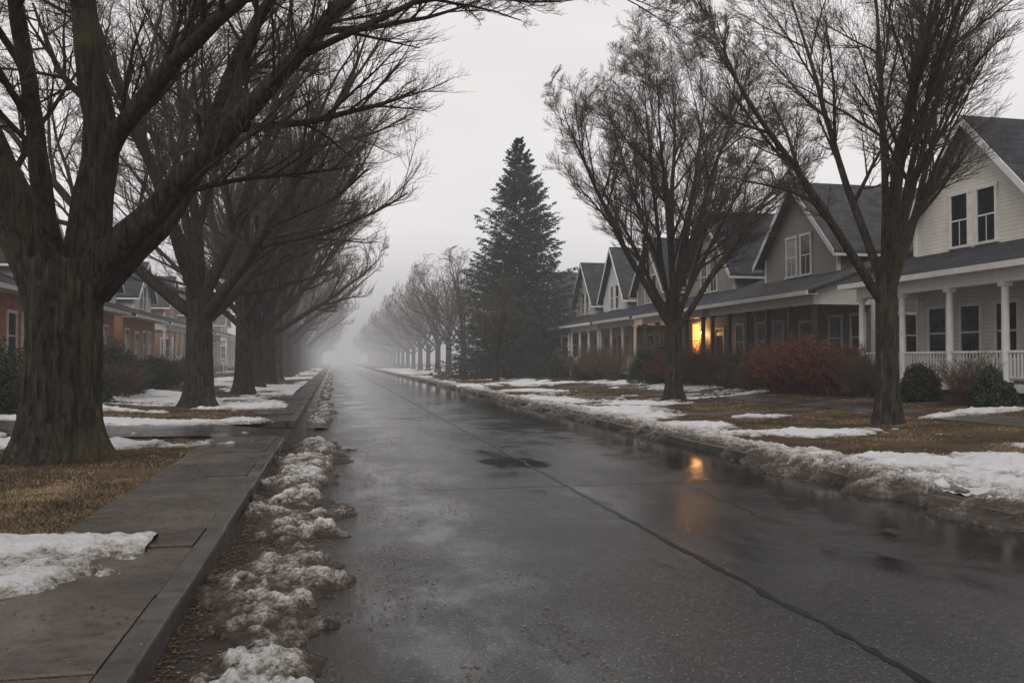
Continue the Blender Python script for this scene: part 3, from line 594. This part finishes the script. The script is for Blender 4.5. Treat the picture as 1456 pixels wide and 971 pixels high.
# ---------------------------------------------------------------- houses
def house(name,side,xf,yc,wall,trim,roof,gw=6.0,b0=-4.3,b1=4.2,zg=.52,colm=None,railm=None,rnd=False,lit=None,gablewall=None,step=-.3,dep=11.5,cols=5,peak=9.2,chim=False,cross=True,porch=True):
    e=empty(name,(0,0,0)); T=lambda x,y,z:(side*(xf+x),yc+y,zg+z)
    colm=colm or trim; railm=railm or trim; gablewall=gablewall or wall
    W,Tm,Rf,Gl,Cu,Fd,Pf,Co,Ra,Dr,Li,Gw=[MB() for _ in range(12)]
    F0=2.5; ze=6.1; h=gw/2; FL=F0 if porch else .35
    Fd.box(FL+.02,dep-.02,b0+.03,b1-.03,-1,.55); 
    if porch: W.box(F0,dep,b0,b1,.553,4.3)
    else: W.box(FL,dep,b0,b1,.553,3.74)
    Gw.box(F0+.003,dep-.5,-h,h,4.303 if porch else 3.75,ze)
    pk=peak-.12
    Gw.poly([(F0+.003,-h,ze),(F0+.003,h,ze),(F0+.003,0,pk)]); Gw.poly([(dep-.5,-h,ze),(dep-.5,h,ze),(dep-.5,0,pk)])
    ov=.42; sl=(peak-ze)/h; xo=F0-.45
    for s in (-1,1):
        Rf.slab((xo,0,peak),(xo,s*(h+ov),ze-sl*ov+.06),(dep-.1,s*(h+ov),ze-sl*ov+.06),(dep-.1,0,peak),.13)
        Tm.hexa([(xo-.035,0,peak-.32),(xo-.004,0,peak-.32),(xo-.004,s*(h+ov+.02),ze-sl*ov-.22),(xo-.035,s*(h+ov+.02),ze-sl*ov-.22)],
                [(xo-.035,0,peak-.02),(xo-.004,0,peak-.02),(xo-.004,s*(h+ov+.02),ze-sl*ov+.06),(xo-.035,s*(h+ov+.02),ze-sl*ov+.06)])
        Tm.box(F0-.03,F0+.1,s*h-.07,s*h+.07,4.9,ze-.1)
        Tm.box(xo,dep-.1,s*(h+ov)+.005*s-.04,s*(h+ov)+.005*s+.04,ze-sl*ov-.2,ze-sl*ov-.09)
    if cross:
        xm=(4.5+dep)/2; pz=8.5; ez=5.75
        W.box(4.5,dep-.003,b0+.003,b1-.003,4.303 if porch else 3.745,ez)
        for yy in (b0+.003,b1-.003): W.poly([(4.5,yy,ez),(dep,yy,ez),(xm,yy,pz-.1)])
        for s in (-1,1):
            xe=xm+s*((dep-4.5)/2+.4); zz=ez-.28
            Rf.slab((xm,b0-.35,pz),(xe,b0-.35,zz),(xe,b1+.35,zz),(xm,b1+.35,pz),.12)
            for yy,q in ((b0-.35,-1),(b1+.35,1)):
                Tm.hexa([(xm,yy+q*.005,pz-.3),(xm,yy+q*.035,pz-.3),(xe,yy+q*.035,zz-.22),(xe,yy+q*.005,zz-.22)],[(xm,yy+q*.005,pz),(xm,yy+q*.035,pz),(xe,yy+q*.035,zz),(xe,yy+q*.005,zz)])
    p0,p1=b0+.05,b1-.05
    n=cols; cy=[p0+.14+(p1-p0-.28)*i/(n-1) for i in range(n)]
    gi=min(range(n-1),key=lambda i:abs((cy[i]+cy[i+1])/2-step)); sa,sb=cy[gi]+.12,cy[gi+1]-.12
    if porch:
        Pf.box(-.05,F0-.01,p0,p1,.43,.55); Fd.box(.12,F0-.02,p0+.1,p1-.1,-1,.427)
        Tm.box(-.07,.0-.052,p0,p1,.30,.53)
        Tm.box(.02,.24,p0,p1,3.33,3.72); Tm.box(.25,F0-.01,p0,p0+.2,3.33,3.72); Tm.box(.25,F0-.01,p1-.2,p1,3.33,3.72)
        Tm.box(.245,F0-.01,p0+.21,p1-.21,3.60,3.66)
        for yy in (p0+.02,p1-.02): Tm.poly([(.1,yy,3.72),(F0,yy,3.72),(F0,yy,4.7),(.1,yy,3.85)])
        for yy in (b0+.004,b1-.004): W.poly([(F0,yy,4.3),(4.5,yy,4.3),(4.5,yy,5.4),(F0,yy,4.72)])
    else:
        for yy in (b0+.004,b1-.004): W.poly([(FL,yy,3.74),(4.5,yy,3.74),(4.5,yy,5.4),(FL,yy,3.98)])
    Rf.slab((-.42,p0-.35,3.84),(4.6,p0-.35,5.62),(4.6,p1+.35,5.62),(-.42,p1+.35,3.84),.10)
    Tm.box(-.50,-.425,p0-.36,p1+.36,3.66,3.83)
    Tm.box(-.42,.015 if porch else FL-.003,p0-.3,p1+.3,3.68,3.715)
    if porch:
        for y in cy:
            if rnd: Co.cyl(.13,y,.62,3.25,.115,.095)
            else: Co.box(.05,.21,y-.08,y+.08,.62,3.25)
            Co.box(.0,.26,y-.13,y+.13,.553,.64); Co.box(.0,.26,y-.13,y+.13,3.22,3.327)
        for i in range(n-1):
            if i==gi: continue
            a,b_=cy[i]+.12,cy[i+1]-.12
            Ra.box(.08,.17,a,b_,1.38,1.45); Ra.box(.10,.15,a,b_,.68,.73)
            k=int((b_-a)/.125)
            for j in range(k):
                y=a+(j+.5)*(b_-a)/k; Ra.box(.105,.145,y-.02,y+.02,.73,1.38)
        for yy in (p0+.1,p1-.1):
            Ra.box(.3,F0-.05,yy-.04,yy+.04,1.38,1.45); Ra.box(.3,F0-.05,yy-.02,yy+.02,.68,.73)
            for j in range(16): x=.4+j*.13; Ra.box(x-.02,x+.02,yy-.018,yy+.018,.73,1.38)
    xs0=-.07 if porch else FL
    for j in range(4): Pf.box(xs0-.3*(j+1),xs0-.3*j-.002,sa,sb,-.6,.42-.125*j)
    for yy in (sa,sb):
        Ra.hexa([(xs0-1.13,yy-.03,.78),(xs0+.05,yy-.03,1.33),(xs0+.05,yy+.03,1.33),(xs0-1.13,yy+.03,.78)],[(xs0-1.13,yy-.03,.84),(xs0+.05,yy-.03,1.39),(xs0+.05,yy+.03,1.39),(xs0-1.13,yy+.03,.84)])
        Ra.box(xs0-1.17,xs0-1.09,yy-.04,yy+.04,-.3,.9)
    def winf(y,z,w,hh,g=Gl,x=F0):
        g.box(x-.02,x+.02,y-w/2,y+w/2,z,z+hh); t=.09
        for a in ((y-w/2-t,y-w/2+.02,z-.003,z+hh+.003),(y+w/2-.02,y+w/2+t,z-.003,z+hh+.003)): Tm.box(x-.055,x-.002,*a)
        Tm.box(x-.06,x-.002,y-w/2-t-.03,y+w/2+t+.03,z+hh,z+hh+.12); Tm.box(x-.10,x-.002,y-w/2-t-.04,y+w/2+t+.04,z-.09,z-.004)
        Tm.box(x-.04,x-.021,y-w/2+.02,y+w/2-.02,z+hh*.5-.025,z+hh*.5+.025)
        Tm.box(x-.035,x-.022,y-.012,y+.012,z+.01,z+hh*.5-.03) if w<.8 else None
    def wins(x,yy,q,z,w,hh,g=Gl):
        a0,a1=sorted((yy-q*.02,yy+q*.02)); g.box(x-w/2,x+w/2,a0,a1,z,z+hh); t=.09
        c0,c1=sorted((yy+q*.002,yy+q*.055)); 
        Tm.box(x-w/2-t,x-w/2+.02,c0,c1,z,z+hh); Tm.box(x+w/2-.02,x+w/2+t,c0,c1,z,z+hh)
        Tm.box(x-w/2-t,x+w/2+t,c0,c1,z+hh+.002,z+hh+.11); Tm.box(x-w/2-t,x+w/2+t,c0,c1,z-.09,z-.002)
        c0,c1=sorted((yy+q*.021,yy+q*.04)); Tm.box(x-w/2+.02,x+w/2-.02,c0,c1,z+hh/2-.025,z+hh/2+.025)
    winf(-.6,5.0,.78,1.7); winf(.6,5.0,.78,1.7,Cu if rng.random()<.5 else Gl)
    dy=(sa+sb)/2
    Dr.box(FL-.03,FL+.02,dy-.48,dy+.48,.56,2.7); Tm.box(FL-.06,FL-.004,dy-.60,dy-.48,.56,2.82); Tm.box(FL-.06,FL-.004,dy+.48,dy+.60,.56,2.82); Tm.box(FL-.062,FL-.004,dy-.62,dy+.62,2.822,2.95)
    Gl.box(FL-.036,FL-.028,dy-.3,dy+.3,1.5,2.5)
    y=b0+.9
    while y<b1-.6:
        if abs(y-dy)>1.15 and (lit is None or abs(y-lit)>1.0): winf(y,1.25,.85,1.7,[Gl,Cu][int(rng.random()<.35)],FL)
        y+=1.55
    if lit is not None: winf(lit,1.3,.95,1.95,Li)
    for q,yy in ((-1,b0),(1,b1)):
        for x in ((4.,6.5,9.) if porch else (2.,4.5,7.,9.5)): wins(x,yy,q,1.35,.85,1.6)
        if cross: wins((4.5+dep)/2,yy,q,5.4,.8,1.4)
    if wall is not M_brick:
        for yy in (b0,b1): Tm.box(FL-.03,FL+.1,yy-.05,yy+.05,.56,4.3 if porch else 3.66)
    if chim: (Fd if wall is not M_brick else W).box(6.6,7.3,-1.9,-1.2,7,peak+1.0)
    W.make('walls',wall,T,e);Gw.make('gable_walls',gablewall,T,e);Tm.make('trim',trim,T,e);Rf.make('roof',roof,T,e);Gl.make('window_panes',M_glass,T,e);Cu.make('curtained_panes',M_curtain,T,e)
    Fd.make('foundation',M_found,T,e);Pf.make('porch_floor',M_floor,T,e);Co.make('porch_columns',colm,T,e);Ra.make('porch_railing',railm,T,e);Dr.make('door',M_door,T,e);Li.make('lit_window',M_lit,T,e)
    return e
house('white_clapboard_house',1,18,24.2,M_white,M_trim,M_roof,gw=5.7,b0=-8.5,b1=2.75,rnd=True,cols=6,step=-6.5)
house('grey_shingle_house',1,18,34.9,M_grey,M_gtrim,M_roof2,gw=6.0,b0=-5.3,b1=4.1,colm=M_dtrim,railm=M_dtrim,step=-1.2,cols=6,chim=False)
house('taupe_house',1,18,44.3,M_tan,M_gtrim,M_roof,gw=6.0,b0=-4.6,b1=4.0,lit=1.7,colm=M_dtrim,railm=M_dtrim,step=-1.2,peak=9.5)
hs=[(53.2,M_tan,M_gtrim),(60.6,M_pale,M_trim),(68.2,M_offw,M_trim),(79,M_pale,M_trim),(90,M_offw,M_trim),(101,M_tan,M_trim),(112,M_offw,M_trim),(124,M_pale,M_trim)]
for i,(y,w,t) in enumerate(hs):
    house('white_house' if w in (M_pale,M_offw) else 'taupe_house',1,18,y,w,t,M_roof2 if i%2 else M_roof,gw=5.2,b0=-3.6,b1=3.6,rnd=True,cols=4,peak=9.3+.3*(i%2))
for i,(y,w) in enumerate([(34.5,M_brick),(46.5,M_brick),(57.5,M_brick),(68.5,M_offw),(80,M_brick),(92,M_brick),(104,M_offw),(118,M_brick)]):
    house('brick_house' if w==M_brick else 'white_house',-1,11.6,y,w,M_trim,M_roof,gw=5.6,b0=-4.6,b1=4.4,cols=5,rnd=True,peak=8.6,chim=True,porch=(w!=M_brick),gablewall=M_offw if i in (1,2) else None)
e=empty('brick_apartment_building'); A,Wn,Tr=MB(),MB(),MB()
A.box(-42,-26.,44,60,0,15.5); Tr.box(-42.2,-25.8,43.8,60.2,15.5,15.9)
for zz in (2,5.2,8.4,11.6):
    for yy in range(46,60,3): Wn.box(-26.04,-25.98,yy,yy+1.1,zz,zz+1.7); Tr.box(-26.08,-25.97,yy-.1,yy+1.2,zz-.15,zz-.003)
    for xx in range(-40,-27,3): Wn.box(xx,xx+1.1,43.96,44.02,zz,zz+1.7); Tr.box(xx-.1,xx+1.2,43.92,44.03,zz-.15,zz-.003)
A.make('walls',M_brick2,None,e);Wn.make('windows',M_glass,None,e);Tr.make('cornice',M_found,None,e)
e=empty('porch_lantern'); lm=MB(); lm.cyl(20.38,45.1,3.15,3.36,.06,.09,8); lm.make('glass',M_lit,None,e)
lm=MB(); lm.cyl(20.38,45.1,3.362,3.48,.11,.02,8); lm.box(20.38,20.5,45.085,45.115,3.40,3.43); lm.make('cap',M_dtrim,None,e)
ld=bpy.data.lights.new('lantern_bulb','POINT'); ld.energy=80; ld.color=(1,.5,.18); ld.shadow_soft_size=.08; lo=bpy.data.objects.new('bulb',ld); lo.location=(20.1,45.1,3.2); scene.collection.objects.link(lo); lo.parent=e

# ---------------------------------------------------------------- mist (absorbing volumes; their painted-in emission stands in for scattered light)
def fog(x0,x1,y0,y1,z0,z1,dens,L):
    mb=MB(); mb.box(x0,x1,y0,y1,z0,z1)
    m=bpy.data.materials.new('mist'); m.use_nodes=True; nt=m.node_tree; nt.nodes.clear()
    out=nt.nodes.new('ShaderNodeOutputMaterial'); ab=nt.nodes.new('ShaderNodeVolumeAbsorption'); em=nt.nodes.new('ShaderNodeEmission'); ad=nt.nodes.new('ShaderNodeAddShader')
    ab.inputs['Color'].default_value=(0,0,0,1); ab.inputs['Density'].default_value=dens
    em.inputs['Color'].default_value=(*L,1); em.inputs['Strength'].default_value=dens
    nt.links.new(ab.outputs[0],ad.inputs[0]); nt.links.new(em.outputs[0],ad.inputs[1]); nt.links.new(ad.outputs[0],out.inputs['Volume'])
    mb.make('mist',m)
fog(-300,300,-50,62,-3,18,.0009,(.52,.51,.51))
fog(-300,300,62.01,105,-3,18,.0038,(.50,.49,.49))
fog(-300,300,105.01,690,-3,18,.0085,(.42,.41,.41))

# ---------------------------------------------------------------- sky & light
w=bpy.data.worlds.new('World'); scene.world=w; w.use_nodes=True; nt=w.node_tree; g=G(nt)
bg=nt.nodes['Background']; sky=g.n('ShaderNodeTexSky',sky_type='NISHITA'); sky.sun_disc=False
el,rot=math.radians(48),math.radians(205); sky.sun_elevation=el; sky.sun_rotation=rot; sky.dust_density=4
hsv=g.n('ShaderNodeHueSaturation'); hsv.inputs['Saturation'].default_value=.05; g.l(sky.outputs[0],hsv.inputs['Color'])
tc=g.n('ShaderNodeTexCoord'); mp=g.n('ShaderNodeMapping'); mp.inputs['Scale'].default_value=(1,1,2.6); g.l(tc.outputs['Generated'],mp.inputs[0])
n=g.noise(mp.outputs[0],1.8,5,.5,.3)
cl=g.ramp(n,[(.3,(.78,.755,.76)),(.7,(.95,.92,.92))])
sc=g.n('ShaderNodeVectorMath',operation='SCALE'); g.l(cl,sc.inputs[0]); sc.inputs['Scale'].default_value=10
g.l(g.mix(.96,hsv.outputs[0],sc.outputs[0]),bg.inputs['Color']); bg.inputs['Strength'].default_value=.1
sd=bpy.data.lights.new('sun','SUN'); sd.energy=1.4; sd.angle=math.radians(50); sd.color=(1,.96,.91)
so=bpy.data.objects.new('sun',sd); scene.collection.objects.link(so)
dv=Vector((math.sin(rot)*math.cos(el),math.cos(rot)*math.cos(el),math.sin(el))); so.rotation_euler=dv.to_track_quat('Z','Y').to_euler(); so.location=dv*100

cam=bpy.data.cameras.new('camera'); cam.lens=30; cam.sensor_width=36; cam.clip_end=3000; cam.clip_start=.05
co=bpy.data.objects.new('camera',cam); scene.collection.objects.link(co); co.location=(0,0,1.7)
co.rotation_euler=(math.radians(91.25),0,math.radians(-11.8)); scene.camera=co
print('polys',sum(len(m.polygons) for m in bpy.data.meshes))
